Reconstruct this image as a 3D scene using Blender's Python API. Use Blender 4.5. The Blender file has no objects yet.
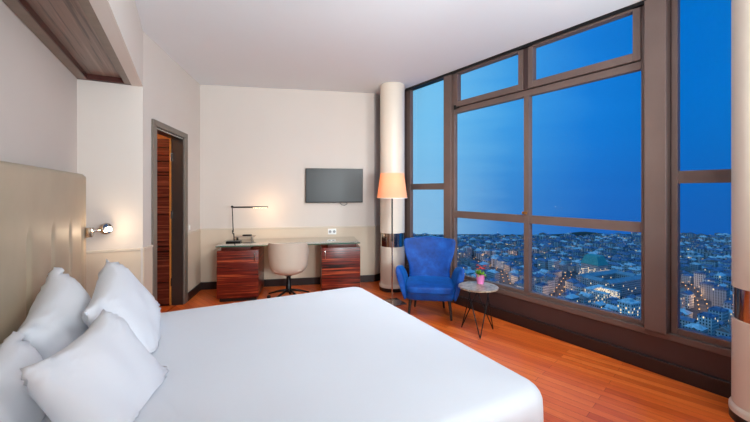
import bpy, bmesh, math, random
from mathutils import Vector, Matrix, noise
R = math.radians
random.seed(7)
S = bpy.context.scene
COL = S.collection

# ------------------------------------------------------------------ helpers
def lin(c):
    out = []
    for v in c:
        v /= 255.0
        out.append(v / 12.92 if v <= .04045 else ((v + .055) / 1.055) ** 2.4)
    return (out[0], out[1], out[2], 1)

class MB:
    """collects shapes and links them as ONE mesh object"""
    def __init__(self): self.bm = bmesh.new()
    def box(self, x0, x1, y0, y1, z0, z1, bev=0, M=None):
        b = bmesh.new()
        r = bmesh.ops.create_cube(b, size=1)
        bmesh.ops.scale(b, vec=(x1 - x0, y1 - y0, z1 - z0), verts=b.verts)
        bmesh.ops.translate(b, vec=((x0 + x1) / 2, (y0 + y1) / 2, (z0 + z1) / 2), verts=b.verts)
        if bev: bmesh.ops.bevel(b, geom=b.edges[:], offset=bev, segments=3, affect='EDGES', profile=.5)
        return self.add(b, M)
    def add(self, b, M=None):
        if M is not None: bmesh.ops.transform(b, matrix=M, verts=b.verts)
        me = bpy.data.meshes.new('t'); b.to_mesh(me); b.free()
        self.bm.from_mesh(me); bpy.data.meshes.remove(me)
        return self
    def rings(self, rs, cap=True, closed=True):
        """loft closed rings of equal point count"""
        vs = [[self.bm.verts.new(p) for p in r] for r in rs]
        n = len(rs[0])
        for a, b in zip(vs, vs[1:]):
            for i in range(n if closed else n - 1):
                j = (i + 1) % n
                self.bm.faces.new((a[i], a[j], b[j], b[i]))
        if cap and closed:
            self.bm.faces.new(list(reversed(vs[0]))); self.bm.faces.new(vs[-1])
        return self
    def lathe(self, prof, n=32, c=(0, 0, 0), cap=True):
        return self.rings([[(c[0] + r * math.cos(2 * math.pi * i / n), c[1] + r * math.sin(2 * math.pi * i / n), c[2] + z) for i in range(n)] for r, z in prof], cap)
    def tube(self, pts, r, n=8, cap=True):
        pts = [Vector(p) for p in pts]
        rr = r if isinstance(r, (list, tuple)) else [r] * len(pts)
        rings = []; up = None
        for i, p in enumerate(pts):
            a = pts[max(i - 1, 0)]; b = pts[min(i + 1, len(pts) - 1)]
            t = (b - a).normalized()
            if up is None:
                up = Vector((0, 0, 1)) if abs(t.z) < .9 else Vector((1, 0, 0))
            u = (up - t * up.dot(t)).normalized(); v = t.cross(u); up = u
            rings.append([p + (u * math.cos(2 * math.pi * k / n) + v * math.sin(2 * math.pi * k / n)) * rr[i] for k in range(n)])
        return self.rings(rings, cap)
    def superbox(self, c, s, e=.35, n=10, M=None, fn=None):
        """rounded box: a cube sphere squeezed with exponent e"""
        b = bmesh.new()
        bmesh.ops.create_cube(b, size=2)
        bmesh.ops.subdivide_edges(b, edges=b.edges[:], cuts=n, use_grid_fill=True)
        for v in b.verts:
            d = v.co.copy()
            p = 2 / e
            L = (abs(d.x) ** p + abs(d.y) ** p + abs(d.z) ** p) ** (1 / p)
            d = d / L
            q = Vector((d.x * s[0] / 2, d.y * s[1] / 2, d.z * s[2] / 2))
            if fn: q = fn(q, d)
            v.co = q + Vector(c)
        return self.add(b, M)
    def poly(self, pts, z0, z1):
        lo = [self.bm.verts.new((x, y, z0)) for x, y in pts]
        hi = [self.bm.verts.new((x, y, z1)) for x, y in pts]
        n = len(pts)
        self.bm.faces.new(list(reversed(lo))); self.bm.faces.new(hi)
        for i in range(n):
            j = (i + 1) % n
            self.bm.faces.new((lo[i], lo[j], hi[j], hi[i]))
        return self
    def build(self, name, mat, parent=None, smooth=False, loc=None, rz=0, kind=None, label=None):
        bmesh.ops.recalc_face_normals(self.bm, faces=self.bm.faces)
        me = bpy.data.meshes.new(name); self.bm.to_mesh(me); self.bm.free()
        me.materials.append(mat)
        if smooth:
            for p in me.polygons: p.use_smooth = True
            if smooth == 'auto':
                try: me.set_sharp_from_angle(angle=R(40))
                except Exception: pass
        o = bpy.data.objects.new(name, me); COL.objects.link(o)
        if parent: o.parent = parent
        if loc is not None: o.location = loc
        o.rotation_euler = (0, 0, rz)
        if kind: o['kind'] = kind
        if label: o['label'] = label
        return o

def empty(name, loc, rz=0):
    o = bpy.data.objects.new(name, None); COL.objects.link(o)
    o.location = loc; o.rotation_euler = (0, 0, rz); o.empty_display_size = .1
    return o
def tag(o, label, cat, group=None, kind=None):
    o['label'] = label; o['category'] = cat
    if group: o['group'] = group
    if kind: o['kind'] = kind
    return o

# ------------------------------------------------------------------ materials
class NT:
    def __init__(self, name):
        self.m = bpy.data.materials.new(name); self.m.use_nodes = True
        self.t = self.m.node_tree; self.t.nodes.clear()
        self.out = self.n('ShaderNodeOutputMaterial')
    def n(self, typ, **kw):
        x = self.t.nodes.new(typ)
        for k, v in kw.items():
            if k in x.inputs: x.inputs[k].default_value = v
            else: setattr(x, k, v)
        return x
    def l(self, a, b): self.t.links.new(a, b)
    def bsdf(self, rough=.5, metal=0, spec=.5, color=(.8, .8, .8, 1), **kw):
        b = self.n('ShaderNodeBsdfPrincipled')
        b.inputs['Roughness'].default_value = rough; b.inputs['Metallic'].default_value = metal
        b.inputs['Specular IOR Level'].default_value = spec; b.inputs['Base Color'].default_value = color
        for k, v in kw.items(): b.inputs[k].default_value = v
        self.l(b.outputs[0], self.out.inputs[0]); return b
    def coords(self, scale=(1, 1, 1), rot=(0, 0, 0), kind='Object'):
        tc = self.n('ShaderNodeTexCoord'); mp = self.n('ShaderNodeMapping')
        mp.inputs['Scale'].default_value = scale; mp.inputs['Rotation'].default_value = rot
        self.l(tc.outputs[kind], mp.inputs[0]); return mp.outputs[0]
    def noise(self, vec, scale, detail=3, rough=.5, dist=0):
        x = self.n('ShaderNodeTexNoise'); x.inputs['Scale'].default_value = scale
        x.inputs['Detail'].default_value = detail; x.inputs['Roughness'].default_value = rough
        x.inputs['Distortion'].default_value = dist
        if vec: self.l(vec, x.inputs['Vector'])
        return x.outputs['Fac']
    def ramp(self, fac, stops):
        r = self.n('ShaderNodeValToRGB'); e = r.color_ramp.elements
        while len(e) < len(stops): e.new(.5)
        for el, (p, c) in zip(e, stops): el.position = p; el.color = c
        self.l(fac, r.inputs[0]); return r.outputs[0]
    def math(self, op, a, b=None, c=None):
        x = self.n('ShaderNodeMath'); x.operation = op
        for i, v in enumerate((a, b, c)):
            if v is None: continue
            if isinstance(v, (int, float)): x.inputs[i].default_value = v
            else: self.l(v, x.inputs[i])
        return x.outputs[0]
    def mix(self, fac, a, b, blend='MIX'):
        x = self.n('ShaderNodeMix'); x.data_type = 'RGBA'; x.blend_type = blend
        for i, v in ((0, fac), (6, a), (7, b)):
            if isinstance(v, (int, float, tuple)): x.inputs[i].default_value = v
            else: self.l(v, x.inputs[i])
        return x.outputs[2]
    def bump(self, b, h, strength=.3, dist=.01):
        x = self.n('ShaderNodeBump'); x.inputs['Strength'].default_value = strength; x.inputs['Distance'].default_value = dist
        self.l(h, x.inputs['Height']); self.l(x.outputs[0], b.inputs['Normal'])

def plain(name, c, rough=.5, metal=0, spec=.5, var=.04, vscale=8, bump=0, bscale=200, **kw):
    t = NT(name); b = t.bsdf(rough, metal, spec, **kw)
    v = t.coords()
    f = t.noise(v, vscale, 3)
    C = lin(c)
    lo = tuple(x * (1 - var) for x in C[:3]) + (1,); hi = tuple(min(1, x * (1 + var)) for x in C[:3]) + (1,)
    t.l(t.ramp(f, [(.3, lo), (.7, hi)]), b.inputs['Base Color'])
    if bump: t.bump(b, t.noise(v, bscale, 2), bump, .002)
    return t.m

def zebrano(name, along='x', dark=(14, 5, 5), mid=(98, 26, 16), hi=(166, 76, 44), rough=.28, s=48):
    t = NT(name); b = t.bsdf(rough, 0, .5)
    sc = {'x': (1.3, 1.3, s), 'y': (s, .8, s)}[along]
    v = t.coords(sc)
    f = t.noise(v, 1.0, 4, .62, .35)
    f2 = t.noise(t.coords(tuple(q * .35 for q in sc)), 1.0, 2, .5, .2)
    m = t.math('ADD', t.math('MULTIPLY', f, .7), t.math('MULTIPLY', f2, .3))
    t.l(t.ramp(m, [(.41, lin(dark)), (.46, lin(mid)), (.53, lin(mid)), (.59, lin(hi))]), b.inputs['Base Color'])
    return t.m

WALL = plain('wall_paint', (211, 202, 194), .8, var=.01, vscale=2)
WAINS = plain('wainscot_fabric', (208, 192, 172), .85, var=.02, vscale=3, bump=.1, bscale=400)
RAIL = plain('rail_paint', (206, 194, 178), .5, var=.01)
CEIL = plain('ceiling_paint', (226, 230, 233), .9, var=.01, vscale=1)
SOFF = plain('bulkhead_paint', (220, 212, 204), .8, var=.01, vscale=1)
BASEB = plain('dark_baseboard', (40, 27, 26), .35, var=.1)
BROWN = plain('brown_anodised_frame', (106, 87, 80), .38, .15, .5, var=.06, vscale=5)
BROWND = plain('dark_brown_panel', (66, 46, 44), .4, 0, .5, var=.08, vscale=3)
BLACK = plain('black_metal', (22, 20, 20), .35, .4, var=.1)
BLACKW = plain('black_wood', (30, 24, 24), .35, 0, var=.1)
DARKFR = plain('dark_taupe_door_frame', (112, 102, 92), .45, var=.03)
DARKJ = plain('dark_jamb', (48, 38, 34), .4, var=.05)
CREAM = plain('cream_pillar_paint', (222, 210, 194), .42, 0, .5, var=.01, vscale=2)
WHITEP = plain('white_plastic', (235, 235, 232), .4, var=.01)
CHROME = plain('brushed_chrome', (200, 196, 190), .2, 1, var=.03, vscale=20)
STEEL = plain('polished_steel', (205, 194, 180), .15, 1, var=.02)
DUVET = plain('white_linen', (222, 228, 236), .85, var=.01, vscale=3, bump=.06, bscale=500)
PILLOW = plain('white_pillow_linen', (232, 236, 242), .85, var=.008, vscale=3, bump=.05, bscale=400)
SHELLM = plain('grey_beige_shell', (190, 177, 162), .4, 0, .4, var=.01)
ZEB = zebrano('zebrano_veneer')
ZEBD = zebrano('zebrano_door', dark=(26, 10, 9), mid=(84, 34, 24), hi=(120, 62, 44), rough=.22, s=60)
ZEBC = zebrano('walnut_canopy_veneer', 'y', dark=(84, 66, 58), mid=(128, 104, 92), hi=(152, 126, 112), rough=.35, s=45)
CANF = plain('canopy_frame_wood', (122, 104, 90), .4, var=.08, vscale=20)
REDW = plain('dark_red_wood', (72, 28, 20), .35, var=.2, vscale=20)
ORW = plain('honey_wood_edge', (206, 128, 48), .4, var=.08, vscale=20)

def mat_headboard():
    t = NT('beige_leather_headboard'); b = t.bsdf(.5, 0, .4)
    v = t.coords()
    t.l(t.ramp(t.noise(v, 4, 3), [(.3, lin((176, 160, 136))), (.7, lin((184, 168, 144)))]), b.inputs['Base Color'])
    t.bump(b, t.noise(v, 300, 2), .05, .001); return t.m
HEAD = mat_headboard()

def mat_floor():
    t = NT('jatoba_plank_floor'); b = t.bsdf(.3, 0, .4)
    v = t.coords((1, 1, 1), (0, 0, R(-134.6)))
    br = t.n('ShaderNodeTexBrick'); br.offset = .37; br.offset_frequency = 2
    t.l(v, br.inputs['Vector'])
    for k, val in (('Scale', 1), ('Mortar Size', .0012), ('Mortar Smooth', .3), ('Bias', 0), ('Brick Width', 1.1), ('Row Height', .07)): br.inputs[k].default_value = val
    br.inputs['Color1'].default_value = (0, 0, 0, 1); br.inputs['Color2'].default_value = (1, 1, 1, 1); br.inputs['Mortar'].default_value = (.45, .45, .45, 1)
    g = t.noise(t.coords((3, 55, 1), (0, 0, 0)), 1, 3)
    mp2 = t.n('ShaderNodeMapping'); mp2.inputs['Scale'].default_value = (2.2, 38, 1); t.l(v, mp2.inputs[0])
    g = t.noise(mp2.outputs[0], 1, 4, .6, .3)
    mix = t.math('ADD', t.math('MULTIPLY', br.outputs['Color'], .45), t.math('MULTIPLY', g, .55))
    col = t.ramp(mix, [(.2, lin((192, 78, 26))), (.5, lin((220, 100, 36))), (.8, lin((236, 124, 54)))])
    col = t.mix(br.outputs['Fac'], col, lin((140, 58, 26)))
    t.l(col, b.inputs['Base Color'])
    t.bump(b, g, .04, .002)
    return t.m
FLOOR = mat_floor()

def mat_velvet():
    t = NT('royal_blue_velvet'); b = t.bsdf(.62, 0, .3)
    f = t.noise(t.coords(), 9, 4, .6)
    t.l(t.ramp(f, [(.3, lin((2, 50, 118))), (.55, lin((3, 66, 146))), (.75, lin((12, 88, 174)))]), b.inputs['Base Color'])
    b.inputs['Sheen Weight'].default_value = .5; b.inputs['Sheen Roughness'].default_value = .35
    b.inputs['Sheen Tint'].default_value = lin((40, 150, 240))
    t.bump(b, t.noise(t.coords(), 14, 3), .15, .01)
    return t.m
VELVET = mat_velvet()

def mat_glass(name, w=.05, tint=(1, 1, 1, 1)):
    t = NT(name)
    tr = t.n('ShaderNodeBsdfTransparent'); tr.inputs[0].default_value = tint
    gl = t.n('ShaderNodeBsdfGlossy'); gl.inputs['Roughness'].default_value = .02
    lw = t.n('ShaderNodeFresnel'); lw.inputs[0].default_value = 1.3
    mx = t.n('ShaderNodeMixShader')
    t.l(t.math('MULTIPLY', lw.outputs[0], w), mx.inputs[0]); t.l(tr.outputs[0], mx.inputs[1]); t.l(gl.outputs[0], mx.inputs[2])
    t.l(mx.outputs[0], t.out.inputs[0]); return t.m
PANE = mat_glass('window_glass', .12)
DESKG = mat_glass('desk_glass', 3.2, (.94, .98, .96, 1))

def emit(name, c, s):
    t = NT(name); e = t.n('ShaderNodeEmission'); e.inputs[0].default_value = c; e.inputs[1].default_value = s
    t.l(e.outputs[0], t.out.inputs[0]); return t.m

def mat_shade():
    t = NT('lampshade_fabric'); b = t.n('ShaderNodeBsdfDiffuse'); b.inputs[0].default_value = lin((250, 222, 190))
    tl = t.n('ShaderNodeBsdfTranslucent'); tl.inputs[0].default_value = lin((252, 206, 168))
    mx = t.n('ShaderNodeMixShader'); mx.inputs[0].default_value = .6
    t.l(b.outputs[0], mx.inputs[1]); t.l(tl.outputs[0], mx.inputs[2]); t.l(mx.outputs[0], t.out.inputs[0]); return t.m
SHADE = mat_shade()

def mat_marble():
    t = NT('brown_marble'); b = t.bsdf(.3, 0, .5)
    v = t.coords()
    f = t.noise(v, 14, 6, .7, 1.2)
    t.l(t.ramp(f, [(.3, lin((74, 58, 46))), (.45, lin((128, 110, 92))), (.6, lin((176, 160, 140))), (.75, lin((104, 84, 70)))]), b.inputs['Base Color']); return t.m
MARBLE = mat_marble()
def mat_tv():
    t = NT('tv_screen'); b = t.bsdf(.36, 0, .4, color=lin((10, 10, 11))); return t.m
TVS = mat_tv()

# ------------------------------------------------------------------ room frames (metres, camera foot at the origin)
P1 = (-2.576, 5.300); P2 = (-2.270, 3.520); P3 = (-2.718, 3.283); W0 = (2.190, 2.980); A = (-.016, 5.774)
H = 3.016
AB = R(10.5); AD = R(99.75); AE = R(27.84); AW = R(-55.8); AR = R(53.13)
def loc(p, z=0): return (p[0], p[1], z)
def world(o, a, x, y): return (o[0] + x * math.cos(a) - y * math.sin(a), o[1] + x * math.sin(a) + y * math.cos(a))
def struct(name, mb, mat, o, a, parent=None, smooth=False):
    return mb.build(name, mat, parent, smooth, loc(o) if parent is None else None, a if parent is None else 0, kind='structure' if parent is None else None)

corner_br = world(P3, AE, 0, -6.0)                       # behind the camera
corner_rr = world(W0, AW, 3.459, 0)
corner_wb = world(W0, AW, -3.639, 0)
room = [P3, P2, P1, A, corner_wb, corner_rr, corner_br]
def grow(pts, d):
    c = (sum(p[0] for p in pts) / len(pts), sum(p[1] for p in pts) / len(pts)); out = []
    for p in pts:
        v = Vector((p[0] - c[0], p[1] - c[1])); L = v.length
        out.append((c[0] + v.x * (L + d) / L, c[1] + v.y * (L + d) / L))
    return out
struct('floor', MB().poly(grow(room, .09), -.12, 0), FLOOR, (0, 0), 0)
struct('ceiling', MB().poly(grow(room, .09), H, H + .15), CEIL, (0, 0), 0)

# walls
struct('wall_back', MB().box(-.15, 2.604, 0, .15, 0, H), WALL, P1, AB)
struct('wall_return', MB().box(0, .45, 0, .15, 0, H), WALL, A, AR)
struct('wall_end', MB().box(-.1, .507, 0, .13, 0, H), WALL, P3, AE)
struct('wall_bed', MB().box(-.15, 0, -6.15, .1, 0, H), WALL, P3, AE)
struct('wall_rear', MB().box(-.1, 4.7, -6.15, -6.0, 0, H), WALL, P3, AE)
DT0, DT1, DZ = .275, 1.10, 2.13
w = MB().box(0, DT0, 0, .13, 0, H).box(DT1, 1.806, 0, .13, 0, H).box(DT0, DT1, 0, .13, DZ, H)
struct('wall_left', w, WALL, P2, AD)
struct('corner_filler', MB().poly([P2, world(P2, AD, .25, .002), world(P2, AD, .25, .125), world(P3, AE, .1, .125), world(P3, AE, .1, .002)], 0, H), WALL, (0, 0), 0)  # hidden wedge filler, added to stop light leaking through the corner
# hallway seen through the door
hall = MB().box(.1, 1.95, 1.55, 1.65, 0, 2.6).box(.02, .1, .14, 1.65, 0, 2.6).box(1.85, 1.95, .14, 1.55, 0, 2.6).box(.02, 1.95, .14, 1.65, 2.6, 2.7)
struct('wall_hall', hall, plain('hall_panelling', (196, 130, 66), .5, var=.08), P2, AD)
struct('floor_hall', MB().box(.05, 1.95, .1, 1.65, -.1, -.001), FLOOR, P2, AD)

# wainscot, rail and skirting
RZ = .885
trim_n = [0]
def trim(mb, mat, o, a, smooth=False):
    trim_n[0] += 1
    return struct('trim_%d' % trim_n[0], mb, mat, o, a, smooth=smooth)
def dado(o, a, x0, x1):
    trim(MB().box(x0, x1, -.012, 0, .11, RZ - .01), WAINS, o, a)
    trim(MB().box(x0, x1, -.02, 0, RZ - .012, RZ + .012, .004), RAIL, o, a)
base_n = 0
def skirt(side, o, a, x0, x1, d=.025, h=.11):
    struct('baseboard_' + side, MB().box(x0, x1, -d, 0, 0, h, .003), BASEB, o, a)
dado(P1, AB, 0, 2.604); skirt('back', P1, AB, 0, 2.604)
dado(A, AR, 0, .25); skirt('return', A, AR, 0, .25)
dado(P2, AD, 1.22, 1.79); skirt('left', P2, AD, 1.22, 1.79)
dado(P2, AD, .0, .185)
dado(P3, AE, .012, .49); skirt('end', P3, AE, .012, .5)

# bulkhead over the bed with its wooden underside
ZB = 2.467
trim(MB().box(.417, .507, -6.0, -.001, ZB, H), SOFF, P3, AE)
tp = trim(MB().box(.0, .417, -6.0, -.001, ZB + .05, ZB + .07), ZEBC, P3, AE)
fr = MB().box(.004, .075, -6.0, -.035, ZB + .004, ZB + .05).box(.362, .417, -6.0, -.035, ZB + .004, ZB + .05)
fr.build('panel_frame', CANF, tp)
MB().box(.004, .417, -.035, -.002, ZB + .003, ZB + .05).build('panel_end_strip', REDW, tp)
MB().box(.075, .083, -6.0, -.036, ZB + .002, ZB + .05).box(.083, .362, -.05, -.036, ZB + .006, ZB + .05).build('red_bead', REDW, tp)  # dark red wooden bead inside the panel frame

# ------------------------------------------------------------------ door
door = struct('door_1', MB().box(.185, DT0, -.022, 0, 0, DZ, .004).box(DT1, 1.22, -.022, 0, 0, DZ, .004).box(.185, 1.22, -.022, 0, DZ, 2.195, .004), DARKFR, P2, AD)
MB().box(DT0, DT0 + .018, -.005, .13, 0, DZ).box(DT1 - .018, DT1, -.005, .13, 0, DZ).box(DT0, DT1, -.005, .13, DZ - .018, DZ).build('door_jamb', DARKJ, door)
MB().box(DT0 + .018, DT1 - .018, -.01, -.004, DZ - .024, DZ - .014).build('steel_edge_strip', CHROME, door)
leaf = MB().box(1.043, 1.082, .136, .96, .01, 2.105).build('door_leaf', ZEBD, door)
# leaf texture runs horizontally, so its edge strip is a part of its own
edge = MB().box(1.042, 1.083, .131, .137, .01, 2.105).build('leaf_edge', ORW, leaf)
hg = MB()
for z in (.25, 1.10, 1.83): hg.box(1.05, 1.075, .124, .132, z, z + .1)
hg.build('hinge', CHROME, leaf)

# ------------------------------------------------------------------ window wall
struct('wall_window', MB().box(-3.7, 3.5, 0, .22, 0, .29).box(1.05, 3.5, 0, .22, .29, H).box(-3.7, -3.05, .02, .08, .29, H), BROWND, W0, AW)
struct('baseboard_window', MB().box(-3.62, 3.45, -.032, 0, 0, .112, .004), BASEB, W0, AW)
trim(MB().box(-3.05, 1.05, -.012, .09, .285, .335, .004), BROWN, W0, AW)               # sill
trim(MB().box(-3.06, 1.05, -.004, .1, 2.985, H), BLACK, W0, AW)                       # black head strip at the ceiling
# posts
trim(MB().box(-2.256, -2.125, .0, .08, .335, 2.985, .004), BROWN, W0, AW)
trim(MB().box(.05, .195, -.055, .08, .335, 2.985, .006), BROWN, W0, AW)
trim(MB().box(.04, .215, .03, .085, .335, 2.985), BROWND, W0, AW)

def window(n, frame_boxes, parts):
    f = MB()
    for b in frame_boxes: f.box(*b, .004)
    w = struct('window_%d' % n, f, BROWN, W0, AW)
    for name, bx, mat in parts:
        MB().box(*bx).build(name, mat, w)
    return w
GY0, GY1 = .068, .078
Z0, Z1 = .335, 2.985
window(1, [(-3.06, -2.979, .02, .08, Z0, Z1), (-2.979, -2.25, .03, .08, Z0, .39)],
       [('transom', (-2.979, -2.25, .03, .08, 1.47, 1.557), BROWN),
        ('top_pane', (-2.979, -2.25, GY0, GY1, 1.557, 2.985), PANE), ('bottom_pane', (-2.979, -2.25, GY0, GY1, .39, 1.47), PANE)])
w2 = window(2, [(-2.126, -2.078, .022, .08, Z0, Z1), (.003, .051, .02, .08, Z0, Z1), (-2.078, .003, .02, .08, Z0, .378), (-2.078, .003, .025, .08, 2.463, 2.53)],
       [('transom', (-2.078, .003, .022, .08, 1.105, 1.19), BROWN),
        ('mullion', (-1.070, -1.013, .015, .08, .378, 2.463), BROWN),
        ('mullion', (-1.09, -1.015, .03, .08, 2.54, 2.985), BROWND),
        ('upper_pane', (-2.078, -1.070, GY0, GY1, 1.19, 2.463), PANE), ('upper_pane', (-1.013, .003, GY0, GY1, 1.19, 2.463), PANE),
        ('lower_pane', (-2.078, -1.070, GY0, GY1, .378, 1.105), PANE), ('lower_pane', (-1.013, .003, GY0, GY1, .378, 1.105), PANE),
        ('gap_seal', (-2.078, .003, .04, .08, 2.53, 2.54), BLACK)])
for x0, x1, g0, g1 in ((-2.078, -1.085, -2.018, -1.137), (-1.02, .003, -.965, -.055)):
    s = MB().box(x0, g0, .01, .08, 2.54, 2.98, .004).box(g1, x1, .01, .08, 2.54, 2.98, .004).box(g0, g1, .01, .08, 2.54, 2.61, .004).box(g0, g1, .01, .08, 2.965, 2.985)
    s = s.build('vent_sash', BROWN, w2)
    MB().box(g0, g1, GY0, GY1, 2.61, 2.965).build('vent_pane', PANE, s)
MB().box(-2.05, -1.985, -.008, .012, 2.515, 2.535, .003).box(-2.06, -2.035, -.012, .012, 2.505, 2.56, .003).build('latch', BLACK, w2)
MB().box(-1.085, -1.03, .0, .016, 1.20, 1.23, .003).build('catch', plain('brass', (196, 140, 80), .3, .9), w2)
window(3, [(.205, .245, .02, .08, Z0, Z1), (.95, 1.05, .02, .08, Z0, Z1), (.245, .95, .02, .08, Z0, .385)],
       [('transom', (.245, .95, .022, .08, 1.51, 1.605), BROWN),
        ('top_pane', (.245, .95, GY0, GY1, 1.605, 2.985), PANE), ('bottom_pane', (.245, .95, GY0, GY1, .385, 1.51), PANE)])

# ------------------------------------------------------------------ pillars
def pillar(p, label):
    r = .18
    e = empty('pillar', loc(p)); tag(e, label, 'pillar'); e['kind'] = 'structure'
    MB().lathe([(r, .07), (r, .64)], 48).build('lower_shaft', CREAM, e, 'auto')
    MB().lathe([(r - .006, .63), (r - .006, .85)], 48).build('chrome_band', STEEL, e, 'auto', label='polished metal band')
    MB().lathe([(r, .84), (r, H - .012), (r - .012, H)], 48).build('upper_shaft', CREAM, e, 'auto')
    MB().lathe([(r, .10), (r + .012, .085), (r + .014, .075), (r + .014, .052), (r, .05)], 48).build('base_lip', CREAM, e, 'auto')
    MB().lathe([(r + .012, 0), (r + .012, .052)], 48).build('base_ring', BLACKW, e, 'auto', label='black ring at the foot')
pillar((.258, 5.33), 'cream round pillar behind the floor lamp, with a polished metal band')
pillar((2.452, 2.222), 'cream round pillar cut off by the right edge of the photo')

# ------------------------------------------------------------------ headboard
hb = MB()
hb.box(.004, .06, -4.15, -.20, .05, 1.585, .02)
HBo = empty('headboard', loc(P3), AE); tag(HBo, 'tall beige padded headboard with vertical channels fixed to the wall behind the bed', 'headboard')
hb.build('backing_board', HEAD, HBo, 'auto')
seams = [.33, .695, 1.095, 1.51, 1.92, 2.33, 2.74, 3.15, 3.56]
def face_x(sv, z):
    f = max(0, min(1, (1.27 - z) / .16)); f = f * f * (3 - 2 * f)
    d = 0
    for q in seams:
        t = (sv - q) / .05
        if abs(t) < 1.6: d = max(d, math.exp(-t * t * 4) * .034)
    return .108 - d * f - .004 * (1 - f) * 0
m = MB(); rows = []
NS = 560; S0, S1 = .20, 4.15
zs = [.05 + (1.595 - .05) * k / 60 for k in range(61)]
for z in zs:
    row = []
    for i in range(NS + 1):
        sv = S0 + (S1 - S0) * i / NS
        edge = min(sv - S0, S1 - sv, 1.595 - z)
        e = .02
        x = face_x(sv, z)
        if edge < e: x -= e - math.sqrt(max(0, e * e - (e - edge) ** 2))
        # rounded upper corner
        zz = z
        if sv - S0 < .04 and z > 1.555: zz = min(z, 1.555 + math.sqrt(max(0, .04 ** 2 - (.04 - (sv - S0)) ** 2)))
        row.append((x, -sv, zz))
    rows.append(row)
rows = [[(.058, p[1], p[2]) for p in rows[0]]] + rows + [[(.058, p[1], p[2]) for p in rows[-1]]]
m.rings(rows, cap=False, closed=False)
for side in (0, -1):
    col = [r[side] for r in rows]
    m.rings([[(.058, p[1], p[2]) for p in col], col], cap=False, closed=False)
m.build('padded_panel', HEAD, HBo, True)

# reading lamp on the headboard edge
sl = empty('reading_lamp', loc(world(P3, AE, .112, -.24), 1.095), AE)
tag(sl, 'small chrome reading lamp glowing on the right edge of the headboard', 'lamp')
MB().box(.0, .05, -.035, .035, -.045, .035, .006).build('bracket', STEEL, sl, 'auto')
MB().tube([(.05, 0, 0), (.08, .04, .005), (.10, .075, .01)], .009).build('stem', CHROME, sl, True)
hd = MB().lathe([(.03, -.022), (.052, -.012), (.052, .012), (.046, .02), (.02, .024)], 24).build('lamp_head', STEEL, sl, 'auto')
hd.rotation_euler = (R(78), 0, R(50)); hd.location = (.125, .105, .012)
b = MB().superbox((0, 0, 0), (.045, .045, .04), 1, 5)
bulb = b.build('bulb', emit('warm_bulb', (1, .82, .6, 1), 60), sl, True); bulb.location = (.15, .083, .008)

# ------------------------------------------------------------------ bed
bed = empty('bed', loc(world(P3, AE, 1.19, -2.16)), AE)
tag(bed, 'wide double bed standing against the beige headboard, hidden under its white duvet', 'bed')
MB().box(-.97, .98, -.9, .9, .08, .28, .02).build('bed_base', BASEB, bed, 'auto')
MB().superbox((.0, 0, .40), (1.94, 1.78, .23), .12, 8).build('mattress', DUVET, bed, True)
for sx in (-.85, .85):
    for sy in (-.75, .75): MB().lathe([(.03, 0), (.03, .08)], 12, (sx, sy, 0)).build('leg', BLACKW, bed, 'auto')

def duvet():
    m = MB(); bm = m.bm
    # local: x from the headboard to the foot, y across
    X0, X1, Y0, Y1 = .16, 2.275, -3.17, -1.225
    zt = .615; r = .07; cr = .12
    # ring outline: rounded rectangle, offset by d, lofted from the hem up to the top, then in
    def outline(off, z, wob=0, n=14):
        pts = []
        def arc(cx, cy, a0, rad):
            for i in range(n + 1):
                a = a0 + (math.pi / 2) * i / n
                pts.append((cx + rad * math.cos(a), cy + rad * math.sin(a)))
        def seg(p, q, k=40):
            for i in range(1, k): pts.append((p[0] + (q[0] - p[0]) * i / k, p[1] + (q[1] - p[1]) * i / k))
        rad = max(cr + off, .01)
        x0, x1, y0, y1 = X0 - off, X1 + off, Y0 - off, Y1 + off
        arc(x1 - rad, y0 + rad, -math.pi / 2, rad); seg((x1, y0 + rad), (x1, y1 - rad))
        arc(x1 - rad, y1 - rad, 0, rad); seg((x1 - rad, y1), (x0 + rad, y1))
        arc(x0 + rad, y1 - rad, math.pi / 2, rad); seg((x0, y1 - rad), (x0, y0 + rad))
        arc(x0 + rad, y0 + rad, math.pi, rad); seg((x0 + rad, y0), (x1 - rad, y0))
        out = []
        cx, cy = (X0 + X1) / 2, (Y0 + Y1) / 2
        for x, y in pts:
            k = noise.noise(Vector((x * 6, y * 6, .3))) * wob
            out.append((x + (x - cx) * k, y + (y - cy) * k, z))
        return out
    rs = []
    for z, off, wob in ((.10, .012, .03), (.2, .008, .024), (.32, .002, .014), (.44, 0, .006), (.52, 0, 0)):
        rs.append(outline(off, z, wob))
    for i in range(1, 7):
        a = math.pi / 2 * i / 6
        rs.append(outline(-r * (1 - math.cos(a)), zt - .078 + .072 * math.sin(a)))
    for k in (.12, .2, .3, .45, .6, .75, .88):
        rr = []
        last = outline(-r, zt)
        cx, cy = (X0 + X1) / 2, (Y0 + Y1) / 2
        for x, y, z in last:
            px, py = cx + (x - cx) * (1 - k), cy + (y - cy) * (1 - k)
            rr.append((px, py, zt + .006 * noise.noise(Vector((px * 1.7, py * 1.7, 1)))))
        rs.append(rr)
    m.rings(rs, cap=False)
    bm.verts.ensure_lookup_table(); bm.faces.new([bm.verts[len(bm.verts) - len(rs[-1]) + q] for q in range(len(rs[-1]))])
    o = m.build('duvet', DUVET, None, True, loc(P3), AE)
    tag(o, 'smooth white duvet spread over the whole bed', 'duvet')
duvet()

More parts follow.
